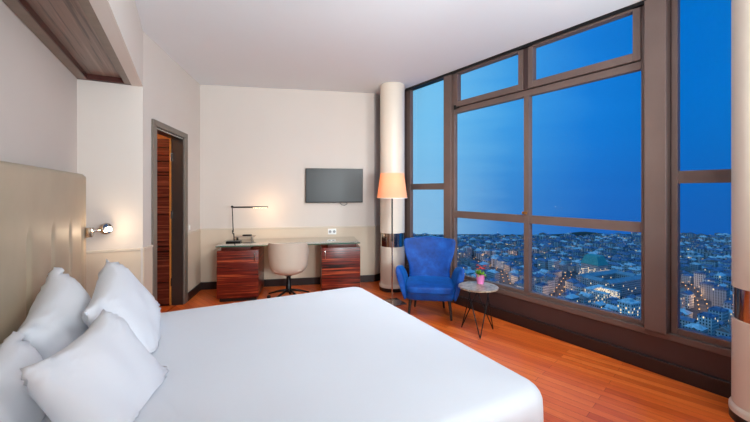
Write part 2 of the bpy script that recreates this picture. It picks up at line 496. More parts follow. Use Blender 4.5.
def pillow(center, size, rot_lean, yaw, roll, seed, label):
    """size: width (across the bed), height, thickness; the pillow stands on its long edge and leans on the headboard"""
    m = MB(); bm = m.bm; N = 28
    Wd, Hh, T = size
    def surf(side):
        g = []
        for i in range(N + 1):
            row = []
            for j in range(N + 1):
                u = -1 + 2 * i / N; v = -1 + 2 * j / N
                # pinched sides leave pointed corners
                rc_ = 1 - .035 * (abs(u) * abs(v)) ** 5
                px = u * rc_ * (1 - .03 * (1 - abs(v) ** 2.2) * abs(u) ** 3) * Wd / 2
                pz = v * rc_ * (1 - .17 * (1 - abs(u) ** 2.6) * abs(v) ** 3) * Hh / 2
                t = ((1 - abs(u) ** 2.6) * (1 - abs(v) ** 2.6)); t = max(t, 0) ** .55 * T / 2
                n1 = noise.noise(Vector((u * 2.2 + seed, v * 2.2, seed * 1.7)))
                edge = (1 - min(1, t / (T * .38)))
                n2 = noise.noise(Vector((u * 9 + seed * 3, v * 9, 2.3)))
                # creases run out from the corners
                th = math.atan2(1 - abs(v), 1 - abs(u))
                cr = math.sin(th * 17 + seed) * max(0, abs(u) + abs(v) - .95) * .022
                d = side * (t + T * .07 * n1 * (t > 0) + cr * (t > 0) + .006 * n2 * edge * (t > 0))
                row.append((d, px, pz))
            g.append(row)
        return g
    for side in (1, -1):
        g = surf(side)
        vs = [[bm.verts.new(p) for p in r] for r in g]
        for i in range(N):
            for j in range(N):
                f = (vs[i][j], vs[i + 1][j], vs[i + 1][j + 1], vs[i][j + 1])
                bm.faces.new(f if side > 0 else tuple(reversed(f)))
    bmesh.ops.remove_doubles(bm, verts=bm.verts, dist=.0004)
    c = world(P3, AE, center[0], -center[1])
    Mx = Matrix.Rotation(yaw, 4, 'Z') @ Matrix.Rotation(rot_lean, 4, 'Y') @ Matrix.Rotation(roll, 4, 'X')
    zmin = .622 - center[2]; xmin = .118 - center[0]
    for v in bm.verts:
        v.co = Mx @ v.co
        if v.co.z < zmin + .03: v.co.z = zmin + .03 * math.exp((v.co.z - zmin - .03) / .03)     # rests on the duvet
        if v.co.x < xmin + .02: v.co.x = xmin + .02 * math.exp((v.co.x - xmin - .02) / .02)     # against the headboard
    o = m.build('pillow', PILLOW, None, True, (c[0], c[1], center[2]), AE)
    tag(o, label, 'pillow')
    return o
pillow((.32, 1.74, .735), (.72, .47, .21), R(-26), R(-2), R(14), 1.3, 'white pillow on the far side of the bed, propped against the headboard')
pillow((.585, 1.72, .765), (.70, .51, .20), R(-33), R(-6), R(14), 4.1, 'white pillow on the far side of the bed, leaning out in front, nearest the door')
pillow((.30, 2.50, .655), (.72, .43, .19), R(-20), R(-4), R(4), 7.7, 'white pillow cut off by the left edge of the photo')
pillow((.605, 2.425, .695), (.52, .51, .20), R(-32), R(-18), R(4), 9.2, 'large white pillow closest to the camera, leaning in front of the others')

# ------------------------------------------------------------------ desk
desk = empty('writing_desk', loc(P1), AB)
tag(desk, 'writing desk with a glass top on two red striped wood cabinets below the television', 'desk')
MB().box(.385, 2.275, -.735, -.05, .722, .736, .003).build('glass_top', DESKG, desk, 'auto')
MB().box(.388, 2.272, -.738, -.7352, .723, .735).build('glass_edge', plain('green_glass_edge', (60, 104, 88), .15, 0, .5), desk, label='green front edge of the glass')
for x0, x1, r0, r1, hx in ((.40, .92, .45, .82, .875), (1.745, 2.28, 1.83, 2.23, 1.795)):
    c = MB().box(x0, x1, -.705, -.11, .05, .673, .003).build('cabinet', ZEB, desk, 'auto')
    d = MB().box(x0 + .002, x1 - .002, -.727, -.707, .052, .671, .002).build('cabinet_door', ZEB, c, 'auto')
    MB().box(hx - .006, hx + .006, -.745, -.735, .53, .635, .002).box(hx - .005, hx + .005, -.737, -.726, .54, .55).box(hx - .005, hx + .005, -.737, -.726, .615, .625).build('handle', CHROME, c, 'auto')
    MB().box(x0 + .03, x1 - .03, -.69, -.12, 0, .05).build('plinth', BLACKW, c)
    MB().box(r0, r1, -.70, -.12, .673, .722, .002).build('riser', REDW, desk, 'auto')

# desk lamp
dl = empty('desk_lamp', loc(world(P1, AB, .553, -.40), .7365), AB)
tag(dl, 'thin black jointed desk lamp at the left end of the glass desk', 'lamp')
MB().box(-.10, .09, -.06, .06, 0, .02, .004).build('base', BLACK, dl, 'auto')
MB().tube([(0, 0, .02), (-.005, 0, .13)], .007).build('lower_arm', BLACK, dl, True)
MB().tube([(-.005, 0, .11), (-.022, 0, .125), (-.022, 0, .165), (-.008, 0, .175)], .006).build('joint', BLACK, dl, True)
MB().tube([(-.012, 0, .14), (-.026, 0, .495)], .0065).build('upper_arm', BLACK, dl, True)
pv = MB().lathe([(.016, -.012), (.016, .012)], 16).build('pivot', BLACK, dl, 'auto')
pv.rotation_euler = (R(90), 0, 0); pv.location = (-.026, 0, .495)
MB().box(-.02, .455, -.012, .012, .478, .497, .003).build('light_bar', BLACK, dl, 'auto')
MB().box(.25, .44, -.008, .008, .4765, .4785).build('led_strip', emit('led_warm', (1, .78, .5, 1), 14), dl)

tr = empty('desk_tray', loc(world(P1, AB, .66, -.17), .7365), AB)
tag(tr, 'small grey raised tray on the desk behind the lamp', 'tray')
MB().box(-.14, .14, -.06, .06, .045, .057, .003).build('tray_plate', plain('tray_grey', (150, 140, 130), .4), tr, 'auto')
for x in (-.1, .1): MB().box(x - .012, x + .012, -.04, .04, 0, .045).build('foot', CHROME, tr)
rm = MB().superbox((0, 0, 0), (.13, .05, .022), .3, 6).build('remote_control', BLACK, None, True, loc(world(P1, AB, .69, -.17), .7365 + .057 + .0112), AB)
tag(rm, 'black remote control lying on the grey desk tray', 'remote control')

# outlet, switch
o = empty('power_outlet', loc(world(P1, AB, 1.934, -.012), .815), AB); tag(o, 'white double power outlet on the wall above the right desk cabinet', 'outlet')
MB().box(-.065, .065, -.010, 0, -.045, .045, .003).build('plate', WHITEP, o, 'auto')
for x in (-.032, .032): q = MB().lathe([(.022, 0), (.022, .003)], 20).build('socket', plain('socket_grey', (150, 150, 150), .5), o, 'auto'); q.rotation_euler = (R(90), 0, 0); q.location = (x, -.009, 0)
o = empty('light_switch', loc(world(P2, AD, 1.32, -.0005), .96), AD); tag(o, 'pale light switch on the wall just right of the door', 'switch')
MB().box(-.04, .04, -.010, 0, -.045, .045, .003).build('plate', plain('switch_plate', (205, 198, 188), .4), o, 'auto')
MB().box(-.02, .02, -.014, -.009, -.03, .03, .002).build('rocker', WHITEP, o, 'auto')

# television
tv = empty('television', loc(world(P1, AB, 1.97, -.001), 1.534), AB); tag(tv, 'flat black television mounted on the back wall above the desk', 'television')
MB().box(-.445, .445, -.055, -.03, -.266, .266, .004).build('casing', BLACK, tv, 'auto')
MB().box(-.436, .436, -.057, -.0545, -.25, .257).build('screen', TVS, tv)
MB().box(-.15, .15, -.03, 0, -.12, .12).build('wall_bracket', BLACK, tv)
MB().tube([(-.08, -.025, -.26), (-.05, -.025, -.285), (.0, -.025, -.29), (.05, -.025, -.27), (.09, -.025, -.26)], .004).build('cable', WHITEP, tv, True, label='pale cable')
MB().tube([(.08, -.02, -.26), (.11, -.02, -.30), (.16, -.02, -.31), (.20, -.02, -.285), (.19, -.02, -.262)], .005).build('cable', BLACK, tv, True, label='black looped cable')

# ------------------------------------------------------------------ desk chair
dc = empty('desk_chair', loc(world(P1, AB, 1.31, -.77)), AB + R(-4))
tag(dc, 'grey-beige tub swivel chair pushed up to the glass desk', 'chair')
m = MB(); rs_out = []; 
def shell_pt(a, t, off):
    # a: 0..1 around from the left arm front by the back to the right arm front; t: 0 bottom centre .. 1 rim
    th = math.pi * (1.18) * (a - .5) - math.pi / 2        # -90 deg = back (towards -y)
    q_ = abs(a - .5) * 2; q_ = max(0, (q_ - .55) / .45); top = .78 - .18 * q_ * q_ * (3 - 2 * q_)
    # profile: bowl then wall
    rx, ry = .268 - off, .25 - off
    if t < .45:
        k = t / .45; ph = k * math.pi / 2
        rad = math.sin(ph) ** .8 * .93; z = .345 + off + (.15) * (1 - math.cos(ph)) ** 1.2
    else:
        k = (t - .45) / .55; rad = .93 + .07 * k; z = .495 + off * (1 - k) + (top - .495) * k
    return (rx * rad * math.cos(th), ry * rad * math.sin(th) + .0, z)
NA, NTt = 40, 22
vs = {}
for side, off in ((0, 0), (1, .018)):
    for i in range(NA + 1):
        for j in range(NTt + 1):
            vs[side, i, j] = m.bm.verts.new(shell_pt(i / NA, j / NTt, off))
for i in range(NA):
    for j in range(NTt):
        m.bm.faces.new((vs[0, i, j], vs[0, i + 1, j], vs[0, i + 1, j + 1], vs[0, i, j + 1]))
        m.bm.faces.new((vs[1, i, j], vs[1, i, j + 1], vs[1, i + 1, j + 1], vs[1, i + 1, j]))
    m.bm.faces.new((vs[0, i, NTt], vs[0, i + 1, NTt], vs[1, i + 1, NTt], vs[1, i, NTt]))
for i in (0, NA):
    for j in range(NTt): m.bm.faces.new((vs[0, i, j], vs[0, i, j + 1], vs[1, i, j + 1], vs[1, i, j]))
bmesh.ops.remove_doubles(m.bm, verts=m.bm.verts, dist=.0005)
m.build('shell', SHELLM, dc, 'auto')
MB().superbox((0, .02, .43), (.40, .42, .08), .5, 8).build('seat_cushion', SHELLM, dc, True)
MB().lathe([(.055, .352), (.05, .33), (.028, .32), (.028, .22), (.035, .21), (.035, .11)], 20).build('post', BLACK, dc, 'auto')
for k in range(5):
    a = R(72 * k + 20)
    c, s = math.cos(a), math.sin(a)
    lg = MB().tube([(c * .02, s * .02, .14), (c * .16, s * .16, .11), (c * .28, s * .28, .075)], [.018, .014, .010]).build('leg', BLACK, dc, True)
    MB().superbox((c * .28, s * .28, .028), (.05, .05, .055), .8, 5).build('caster', BLACK, lg, True)

# ------------------------------------------------------------------ armchair
ac = empty('armchair', (.655, 4.325, 0), R(-8))
tag(ac, 'royal blue velvet armchair with a flared back in front of the window', 'armchair')
# back
rs = []
prof = [(.20, .22), (.26, .245), (.34, .258), (.45, .246), (.55, .256), (.64, .284), (.72, .306), (.77, .314), (.81, .318), (.838, .313), (.856, .298), (.868, .272), (.875, .235)]
for q, (z, hw) in enumerate(prof):
    ring = []
    n = 36
    th = .055 if z < .8 else .055 * max(.2, 1 - ((z - .8) / .1) ** 2 * .75)
    for i in range(n):
        a = 2 * math.pi * i / n
        cx = math.copysign(abs(math.cos(a)) ** .55, math.cos(a)); sy = math.copysign(abs(math.sin(a)) ** .8, math.sin(a))
        x = hw * cx
        wing = -.09 * abs(cx) ** 2.6 * min(1, max(0, (z - .3) / .3))
        zz = z - (.018 * (abs(cx) ** 2) if z > .86 else 0)
        ring.append((x, .155 + .16 * (z - .3) + th * sy + wing, zz))
    rs.append(ring)
MB().rings(rs).build('backrest', VELVET, ac, 'auto')
# arms: lofted slabs flaring outward
def arm(sgn):
    rs = []
    for y, zt, k in ((-.315, .54, .25), (-.308, .57, .7), (-.285, .588, .95), (-.24, .59, 1), (-.14, .575, 1), (-.04, .555, 1), (.06, .535, 1), (.14, .52, .95), (.20, .51, .6)):
        n = 24; ring = []
        zb = .22; hh = (zt - zb) / 2 * (.86 + .14 * k); zc = (zt + zb) / 2
        for i in range(n):
            a = 2 * math.pi * i / n
            c = math.cos(a); s = math.sin(a)
            zl = math.copysign(abs(s) ** .75, s) * hh
            f = (zl + hh) / (2 * hh)
            thick = (.026 + .018 * f) * (.55 + .45 * k)
            x = .278 + .085 * f ** 1.25 - .02 * (y + .1) ** 2 - .09 * max(0, y) + thick * math.copysign(abs(c) ** .8, c)
            ring.append((sgn * x, y - .02 * f * (y < -.2) , zc + zl))
        rs.append(ring)
    MB().rings(rs).build('armrest', VELVET, ac, 'auto')
arm(-1); arm(1)
def apron(q, d):
    t = max(0, -d.z)
    q.x *= 1 - .07 * t; q.y *= 1 - .06 * t
    return q
MB().superbox((0, -.04, .272), (.585, .57, .125), .32, 10, fn=apron).build('seat_frame', VELVET, ac, True)
def cush(q, d):
    q.z += .018 * (1 - d.x ** 2) * (1 - d.y ** 2) if d.z > 0 else 0
    return q
MB().superbox((0, -.105, .35), (.545, .55, .095), .32, 10, fn=cush).build('seat_cushion', VELVET, ac, True)
for sx, sy in ((-1, -1), (1, -1), (-1, 1), (1, 1)):
    y0 = -.235 if sy < 0 else .13; w_ = 0 if sy < 0 else -.06
    MB().tube([(sx * (.215 + w_), y0, .24), (sx * (.24 + w_), y0 + sy * .035, 0)], [.021, .012], 12).build('leg', BLACKW, ac, 'auto')

# ------------------------------------------------------------------ side table
stb = empty('side_table', (1.06, 3.70, 0), 0)
tag(stb, 'small round side table with a marbled top and black hairpin legs', 'table')
MB().lathe([(.188, .455), (.2, .460), (.2, .470), (.196, .474)], 48).build('table_top', MARBLE, stb, 'auto')
MB().lathe([(.12, .449), (.12, .4555)], 32).build('mounting_plate', BLACK, stb, 'auto')
for k in range(3):
    a = R(-100 + 120 * k)
    f = Vector((math.cos(a) * .185, math.sin(a) * .185, .006))
    t1 = Vector((math.cos(a + R(75)) * .11, math.sin(a + R(75)) * .11, .452))
    t2 = Vector((math.cos(a - R(75)) * .11, math.sin(a - R(75)) * .11, .452))
    MB().tube([t1, t1.lerp(f, .5), f + (t1 - f) * .03, f, f + (t2 - f) * .03, t2.lerp(f, .5), t2], .0058).build('leg', BLACK, stb, True)

# potted plant
pp = empty('potted_plant', (1.112, 3.80, .4742), 0)
tag(pp, 'little red-flowered plant in a pink pot on the round side table', 'plant')
t = NT('pink_glaze'); t.bsdf(.35, 0, .5, color=lin((226, 130, 188)))
MB().lathe([(.001, 0), (.034, 0), (.046, .085), (.05, .092), (.05, .1), (.044, .1), (.042, .088), (.001, .086)], 28, cap=False).build('pot', t.m, pp, 'auto')
LEAFM = plain('fresh_leaf', (112, 158, 44), .5, var=.25, vscale=30)
lf = MB()
for k in range(38):
    a = random.uniform(0, 2 * math.pi); el = random.uniform(.25, 1.3); L = random.uniform(.045, .085)
    d = Vector((math.cos(a) * math.cos(el), math.sin(a) * math.cos(el), math.sin(el))); s = d.cross(Vector((0, 0, 1))).normalized(); nrm = s.cross(d)
    o0 = Vector((math.cos(a) * .015, math.sin(a) * .015, .088))
    ring = []
    for f_, wd in ((0, .003), (.35, .014), (.7, .013), (1, .001)):
        p = o0 + d * L * f_ - Vector((0, 0, .02 * f_ * f_))
        ring.append([p + s * wd, p + nrm * .002, p - s * wd, p - nrm * .002])
    lf.rings(ring)
lf.build('leaves', LEAFM, pp, 'auto')
FL = plain('red_petal', (176, 46, 30), .5, var=.15, vscale=40)
for k in range(9):
    a = k * 2.4; r_ = .012 + .012 * (k % 3)
    c = Vector((math.cos(a) * r_ * 1.3, math.sin(a) * r_ * 1.3, .155 + .012 * ((k * 7) % 4)))
    f = MB()
    for j in range(5):
        b_ = j * 2 * math.pi / 5
        f.superbox((c.x + math.cos(b_) * .009, c.y + math.sin(b_) * .009, c.z), (.014, .014, .007), .9, 3)
    f.superbox((c.x, c.y, c.z + .003), (.007, .007, .007), 1, 2)
    fo = f.build('flower', FL, pp, True)

# ------------------------------------------------------------------ floor lamp
fl = empty('floor_lamp', (.222, 4.66, 0), R(24))
tag(fl, 'slim floor lamp with a glowing cream shade beside the blue armchair', 'lamp')
MB().box(-.14, .14, -.14, .14, 0, .014, .003).build('base', STEEL, fl, 'auto')
MB().tube([(0, 0, .014), (0, 0, .80)], .0085, 12).build('lower_pole', CHROME, fl, 'auto', label='chrome lower pole')
MB().tube([(0, 0, .80), (0, 0, 1.52)], .0095, 12).build('upper_pole', BLACK, fl, 'auto', label='dark upper pole')
sh = MB().lathe([(.196, 1.36), (.153, 1.677)], 48, cap=False).lathe([(.193, 1.36), (.150, 1.677)], 48, cap=False)
sh = sh.build('lamp_shade', SHADE, fl, True)
rim = MB().lathe([(.197, 1.357), (.197, 1.363), (.191, 1.363), (.191, 1.357)], 48).build('shade_ring', WHITEP, sh, 'auto')
MB().superbox((0, 0, 1.54), (.06, .06, .08), 1, 5).build('bulb', emit('lamp_bulb', (1, .74, .46, 1), 6), fl, True)
sp = MB()
for k in range(3):
    a = R(120 * k); sp.tube([(0, 0, 1.50), (math.cos(a) * .176, math.sin(a) * .176, 1.50)], .0025, 6)
sp.build('shade_carrier', CHROME, fl, True)

# ------------------------------------------------------------------ the city
GZ = -175
KC = 1.35
def facade(name, c1, c2, lit=.032, cellx=3.0, cellz=3.4, strength=1.8):
    t = NT(name); b = t.bsdf(.8, 0, .2)
    tc = t.n('ShaderNodeTexCoord'); sx = t.n('ShaderNodeSeparateXYZ'); t.l(tc.outputs['Object'], sx.inputs[0])
    oi = t.n('ShaderNodeObjectInfo')
    u = t.math('DIVIDE', t.math('ADD', sx.outputs[0], sx.outputs[1]), cellx); v = t.math('DIVIDE', sx.outputs[2], cellz)
    fu = t.math('FRACT', u); fv = t.math('FRACT', v)
    inu = t.math('MULTIPLY', t.math('GREATER_THAN', fu, .3), t.math('LESS_THAN', fu, .72))
    inv = t.math('MULTIPLY', t.math('GREATER_THAN', fv, .25), t.math('LESS_THAN', fv, .8))
    win = t.math('MULTIPLY', inu, inv)
    cb = t.n('ShaderNodeCombineXYZ'); t.l(t.math('FLOOR', u), cb.inputs[0]); t.l(t.math('FLOOR', v), cb.inputs[1]); t.l(t.math('MULTIPLY', oi.outputs['Random'], 91), cb.inputs[2])
    wn = t.n('ShaderNodeTexWhiteNoise'); wn.noise_dimensions = '3D'; t.l(cb.outputs[0], wn.inputs[0])
    on = t.math('MULTIPLY', t.math('LESS_THAN', wn.outputs['Value'], lit), win)
    wall = t.mix(oi.outputs['Random'], lin(c1), lin(c2))
    t.l(t.mix(win, wall, lin((30, 34, 42))), b.inputs['Base Color'])
    b.inputs['Emission Color'].default_value = (1, .72, .38, 1)
    t.l(t.math('MULTIPLY', on, strength), b.inputs['Emission Strength'])
    t.m.cycles.emission_sampling = 'NONE'
    return t.m
FAC = facade('city_facade', (170, 170, 174), (235, 232, 226))
FACW = facade('city_facade_lit', (225, 222, 214), (235, 230, 222), .32, 3.2, 3.6, 1.6)
def roofm(name, c):
    return plain(name, c, .8, 0, .3, var=.3, vscale=.25)
ROOFS = [('dark slate', roofm('slate_roof', (128, 140, 166))), ('terracotta', roofm('terracotta_roof', (168, 140, 132))), ('pale grey', roofm('pale_roof', (232, 232, 232)))]
GRD = plain('city_ground', (92, 92, 96), .9, var=.3, vscale=.02)

def proto(kind, w, d, h):
    """building mesh and roof mesh; base at z=0"""
    b = MB(); r = MB()
    b.box(-w / 2, w / 2, -d / 2, d / 2, 0, h)
    if kind == 'gable':
        rh = w * .28; o = .5
        r.rings([[(-w / 2 - o, y, h), (0, y, h + rh), (w / 2 + o, y, h)] for y in (-d / 2 - o, d / 2 + o)])
        b.box(-w * .1, w * .02, -d * .2, -d * .1, h, h + rh + 1.5)
    elif kind == 'hip':
        rh = w * .3; o = .5; k = min(w, d) * .42
        pts = [(-w / 2 - o, -d / 2 - o, h), (w / 2 + o, -d / 2 - o, h), (w / 2 + o, d / 2 + o, h), (-w / 2 - o, d / 2 + o, h)]
        v = [r.bm.verts.new(p) for p in pts]
        t1 = r.bm.verts.new((0, -d / 2 + k, h + rh)); t2 = r.bm.verts.new((0, d / 2 - k, h + rh))
        for f in ((v[0], v[1], t1), (v[1], v[2], t2, t1), (v[2], v[3], t2), (v[3], v[0], t1, t2), (v[3], v[2], v[1], v[0])): r.bm.faces.new(f)
        r.box(w * .15, w * .28, -d * .1, d * .02, h, h + rh + 1)
    else:
        r.box(-w / 2, w / 2, -d / 2, d / 2, h, h + .5)
        r.box(-w / 2, w / 2, -d / 2, -d / 2 + .5, h + .5, h + 1.4).box(-w / 2, w / 2, d / 2 - .5, d / 2, h + .5, h + 1.4).box(-w / 2, -w / 2 + .5, -d / 2, d / 2, h + .5, h + 1.4).box(w / 2 - .5, w / 2, -d / 2, d / 2, h + .5, h + 1.4)
        r.box(-w * .25, w * .1, -d * .2, d * .2, h + .5, h + 3.4)
    return b, r
PROT = {}
dims = [('gable', 11, 17, 14), ('gable', 13, 15, 18), ('hip', 15, 17, 16), ('hip', 12, 20, 20), ('flat', 14, 16, 18), ('flat', 17, 14, 23), ('gable', 10, 20, 16), ('hip', 17, 16, 13)]
def mesh_of(mb, mat, name):
    bmesh.ops.recalc_face_normals(mb.bm, faces=mb.bm.faces)
    me = bpy.data.meshes.new(name); mb.bm.to_mesh(me); mb.bm.free(); me.materials.append(mat); return me
for i, dm in enumerate(dims):
    for j, (rn, rmat) in enumerate(ROOFS):
        b, r = proto(*dm)
        PROT[i, j] = (mesh_of(b, FAC, 'city_building'), mesh_of(r, rmat, 'roof'))

def uv_of(p):
    return 375 + 360 * p[0] / p[1], 191 - 360 * (p[2] - 1.45) / p[1]
# landmarks: plan rectangles kept clear (centre x, y, half size)
LM = [(KC * a, KC * b, KC * c) for a, b, c in ((332, 545, 24), (312, 475, 45), (262, 415, 16), (233, 330, 12))]
# lit avenues as polylines
AVE = [[(KC * a, KC * b) for a, b in l] for l in ([(150, 345), (205, 415), (285, 530), (300, 560)], [(165, 440), (200, 560), (185, 640)], [(322, 350), (372, 410), (430, 500)], [(120, 640), (260, 700), (330, 690)])]
def seg_d(p, a, b):
    a = Vector(a); b = Vector(b); p = Vector(p); ab = b - a
    t = max(0, min(1, (p - a).dot(ab) / ab.length_squared)); return (p - a - ab * t).length
cells = []
grid = {}
def corners(c, g=.6):
    y, x, di, _, a, _s = c; w, d = dims[di][1] / 2 + g, dims[di][2] / 2 + g
    return [(x + sx * w * math.cos(a) - sy * d * math.sin(a), y + sx * w * math.sin(a) + sy * d * math.cos(a)) for sx, sy in ((-1, -1), (1, -1), (1, 1), (-1, 1))]
def sat(p, q):
    for A1, B1 in ((p, q), (q, p)):
        for k in range(2):
            ax = (A1[k + 1][0] - A1[k][0], A1[k + 1][1] - A1[k][1])
            pa = [v[0] * ax[0] + v[1] * ax[1] for v in A1]; pb = [v[0] * ax[0] + v[1] * ax[1] for v in B1]
            if max(pa) < min(pb) or max(pb) < min(pa): return False
    return True
def fits(c):
    p = corners(c); k = (int(c[1] // 30), int(c[0] // 30))
    for dx in (-1, 0, 1):
        for dy in (-1, 0, 1):
            for q in grid.get((k[0] + dx, k[1] + dy), ()):
                if sat(p, q): return False
    grid.setdefault(k, []).append(p); return True
ang = R(28)
rc = random.Random(3)
for i in range(-50, 110):
    for j in range(-50, 120):
        bx = i * 18.5 + (i // 4) * 6; by = j * 19.5 + (j // 3) * 7
        x = bx * math.cos(ang) - by * math.sin(ang) + rc.uniform(-1.5, 1.5); y = bx * math.sin(ang) + by * math.cos(ang) + rc.uniform(-1.5, 1.5)
        if y < 250 * KC or y > 960 * KC: continue
        k = x / y
        if k < -.08 or k > 1.5: continue
        if any(abs(x - c[0]) < c[2] + 7 and abs(y - c[1]) < c[2] + 7 for c in LM): continue
        if any(seg_d((x, y), a, b) < 17 for l in AVE for a, b in zip(l, l[1:])): continue
        cand = (y, x, rc.randrange(len(dims)), rc.choices((0, 1, 2), (.5, .2, .3))[0], ang + rc.choice((0, math.pi / 2)) + rc.uniform(-.06, .06), rc.uniform(.8, 1.25))
        if fits(cand): cells.append(cand)
cells.sort()
def pane_of(u, v):
    if 400 < u < 449 and v > 185: return 'narrow left window'
    if 455 < u < 528 and v > 220 and v < 300: return 'lower left middle pane'
    if 528 <= u < 645 and v < 330: return 'lower right middle pane'
    if 676 < u < 735 and v < 345: return 'right-hand window'
    return None
count = 0
rest = []
desc = {'gable': 'gable-roofed', 'hip': 'hip-roofed', 'flat': 'flat-roofed'}
for y, x, di, ro, a, sc in cells:
    u, v = uv_of((x, y, GZ + dims[di][3] * sc)); pn = pane_of(u, v)
    if pn and count < 285:
        bm_, rm_ = PROT[di, ro]
        o = bpy.data.objects.new('city_building', bm_); COL.objects.link(o)
        o.location = (x, y, GZ); o.rotation_euler = (0, 0, a); o.scale = (1, 1, sc)
        tag(o, 'dim %s city building with a %s roof outside the %s' % (desc[dims[di][0]], ROOFS[ro][0], pn), 'building', '%s buildings with %s roofs outside the %s' % (desc[dims[di][0]], ROOFS[ro][0], pn))
        r = bpy.data.objects.new('roof', rm_); COL.objects.link(r); r.parent = o
        count += 1
    else:
        rest.append((y, x, di, ro, a, sc))
# the hundreds of farther buildings
def merged(which, ro):
    b = bmesh.new()
    for y, x, di, r_, a, sc in rest:
        if ro is not None and r_ != ro: continue
        M = Matrix.Translation((x, y, GZ)) @ Matrix.Rotation(a, 4, 'Z') @ Matrix.Diagonal((1, 1, sc, 1))
        n0 = len(b.verts); b.from_mesh(PROT[di, r_][which]); b.verts.ensure_lookup_table()
        bmesh.ops.transform(b, matrix=M, verts=b.verts[n0:])
    return b
me = bpy.data.meshes.new('distant_city'); b = merged(0, None); b.to_mesh(me); b.free(); me.materials.append(FAC)
CITY = bpy.data.objects.new('distant_city', me); COL.objects.link(CITY)
tag(CITY, 'distant mass of city buildings reaching to the horizon beyond the windows', 'city', kind='stuff')
for ro in range(3):
    me = bpy.data.meshes.new('roofs'); b = merged(1, ro); b.to_mesh(me); b.free(); me.materials.append(ROOFS[ro][1])
    q = bpy.data.objects.new('roofs', me); COL.objects.link(q); q.parent = CITY; q['kind'] = 'stuff'
    q['label'] = '%s roofs' % ROOFS[ro][0]
MB().poly([(-400, 200), (2600, 200), (2600, 1440), (-400, 1440)], GZ - 2, GZ).build('city_ground', GRD, kind='structure')
# low hills on the skyline
hl = MB()
rows = []
for k in range(4):
    row = []
    for i in range(121):
        az = -.15 + 1.6 * i / 120
        yy = KC * (975 + 25 * k)
        h = (noise.noise(Vector((az * 6, 0, 5))) * 4 + 7 + 14 * math.exp(-((az - .58) / .05) ** 2)) * (0, .6, 1, .8)[k]
        row.append((yy * az, yy, GZ + h))
    rows.append(row)
hl.rings(rows, cap=False, closed=False)
hl.build('hills', plain('hill', (62, 70, 66), .95, var=.3, vscale=.02), smooth=True, kind='structure')

GREEN = plain('green_copper_roof', (92, 176, 164), .6, var=.15, vscale=.3)
def landmark(name, loc_, rz, label, cat='building'):
    e = tag(empty(name, loc_, rz), label, cat); kk = KC; e.scale = {'opera_hall': (.68 * kk, .68 * kk, .8 * kk), 'courtyard_palace': (.82 * kk, .82 * kk, .8 * kk), 'lit_courtyard_block': (.66 * kk, .66 * kk, .8 * kk), 'white_apartment_block': (.75 * kk, .75 * kk, .8 * kk)}[name]; return e
# green roofed hall
e = landmark('opera_hall', (KC * 332, KC * 545, GZ), R(24), 'large city hall building with a green hipped roof outside the middle window')
MB().box(-16, 16, -20, 20, 0, 26).build('wall', FAC, e)
mm = MB(); b1 = [(-17, -21, 26), (17, -21, 26), (17, 21, 26), (-17, 21, 26)]; b2 = [(-11, -14, 42), (11, -14, 42), (11, 14, 42), (-11, 14, 42)]
mm.rings([b1, b2]).build('roof', GREEN, e)
MB().box(-24, 24, -30, -20, 0, 17).box(-24, -16, -20, 20, 0, 17).build('wing', FACW, e)
# courtyard palace
e = landmark('courtyard_palace', (KC * 312, KC * 475, GZ), R(24), 'wide low palace block with a dark courtyard outside the middle window')
MB().box(-46, 46, -28, -14, 0, 22).box(-46, 46, 14, 28, 0, 22).box(-46, -32, -14, 14, 0, 22).box(32, 46, -14, 14, 0, 22).build('wall', FAC, e)
rf = MB()
for a_, b_, c_, d_ in ((-47, 47, -29, -13), (-47, 47, 13, 29)):
    rf.rings([[(x, c_, 22), (x, (c_ + d_) / 2, 26), (x, d_, 22)] for x in (a_, b_)])
for a_, b_ in ((-47, -31), (31, 47)):
    rf.rings([[(a_, y, 22), ((a_ + b_) / 2, y, 26), (b_, y, 22)] for y in (-14, 14)])
rf.build('roof', plain('palace_roof', (150, 168, 178), .7, var=.15, vscale=.2), e)
MB().superbox((-8, -2, 8), (10, 10, 16), .9, 6).superbox((6, 3, 7), (9, 9, 14), .9, 6).build('courtyard_trees', plain('dark_tree', (38, 52, 40), .9), e, True)
# building with a lit courtyard
e = landmark('lit_courtyard_block', (KC * 262, KC * 415, GZ), R(30), 'city block with a brightly lit arcaded courtyard outside the middle window')
MB().box(-22, 22, 8, 18, 0, 22).box(-22, -12, -18, 8, 0, 20).box(12, 22, -18, 8, 0, 20).box(-12, 12, -18, -11, 0, 12).build('wall', FACW, e)
MB().box(-22.5, 22.5, 7.5, 18.5, 22, 23).box(-22.5, -11.5, -18.5, 8, 20, 21).box(11.5, 22.5, -18.5, 8, 20, 21).box(-12, 12, -18.5, -10.5, 12, 13).build('roof', ROOFS[2][1], e)
# white building close by
e = landmark('white_apartment_block', (KC * 233, KC * 330, GZ), R(22), 'tall white city building with many windows at the lower right corner of the middle pane')
MB().box(-9, 9, -8, 8, 0, 36).build('wall', FACW, e)
MB().box(-9.5, 9.5, -8.5, 8.5, 36, 37.2).box(-4, 4, -3, 3, 37.2, 40).build('roof', ROOFS[2][1], e)

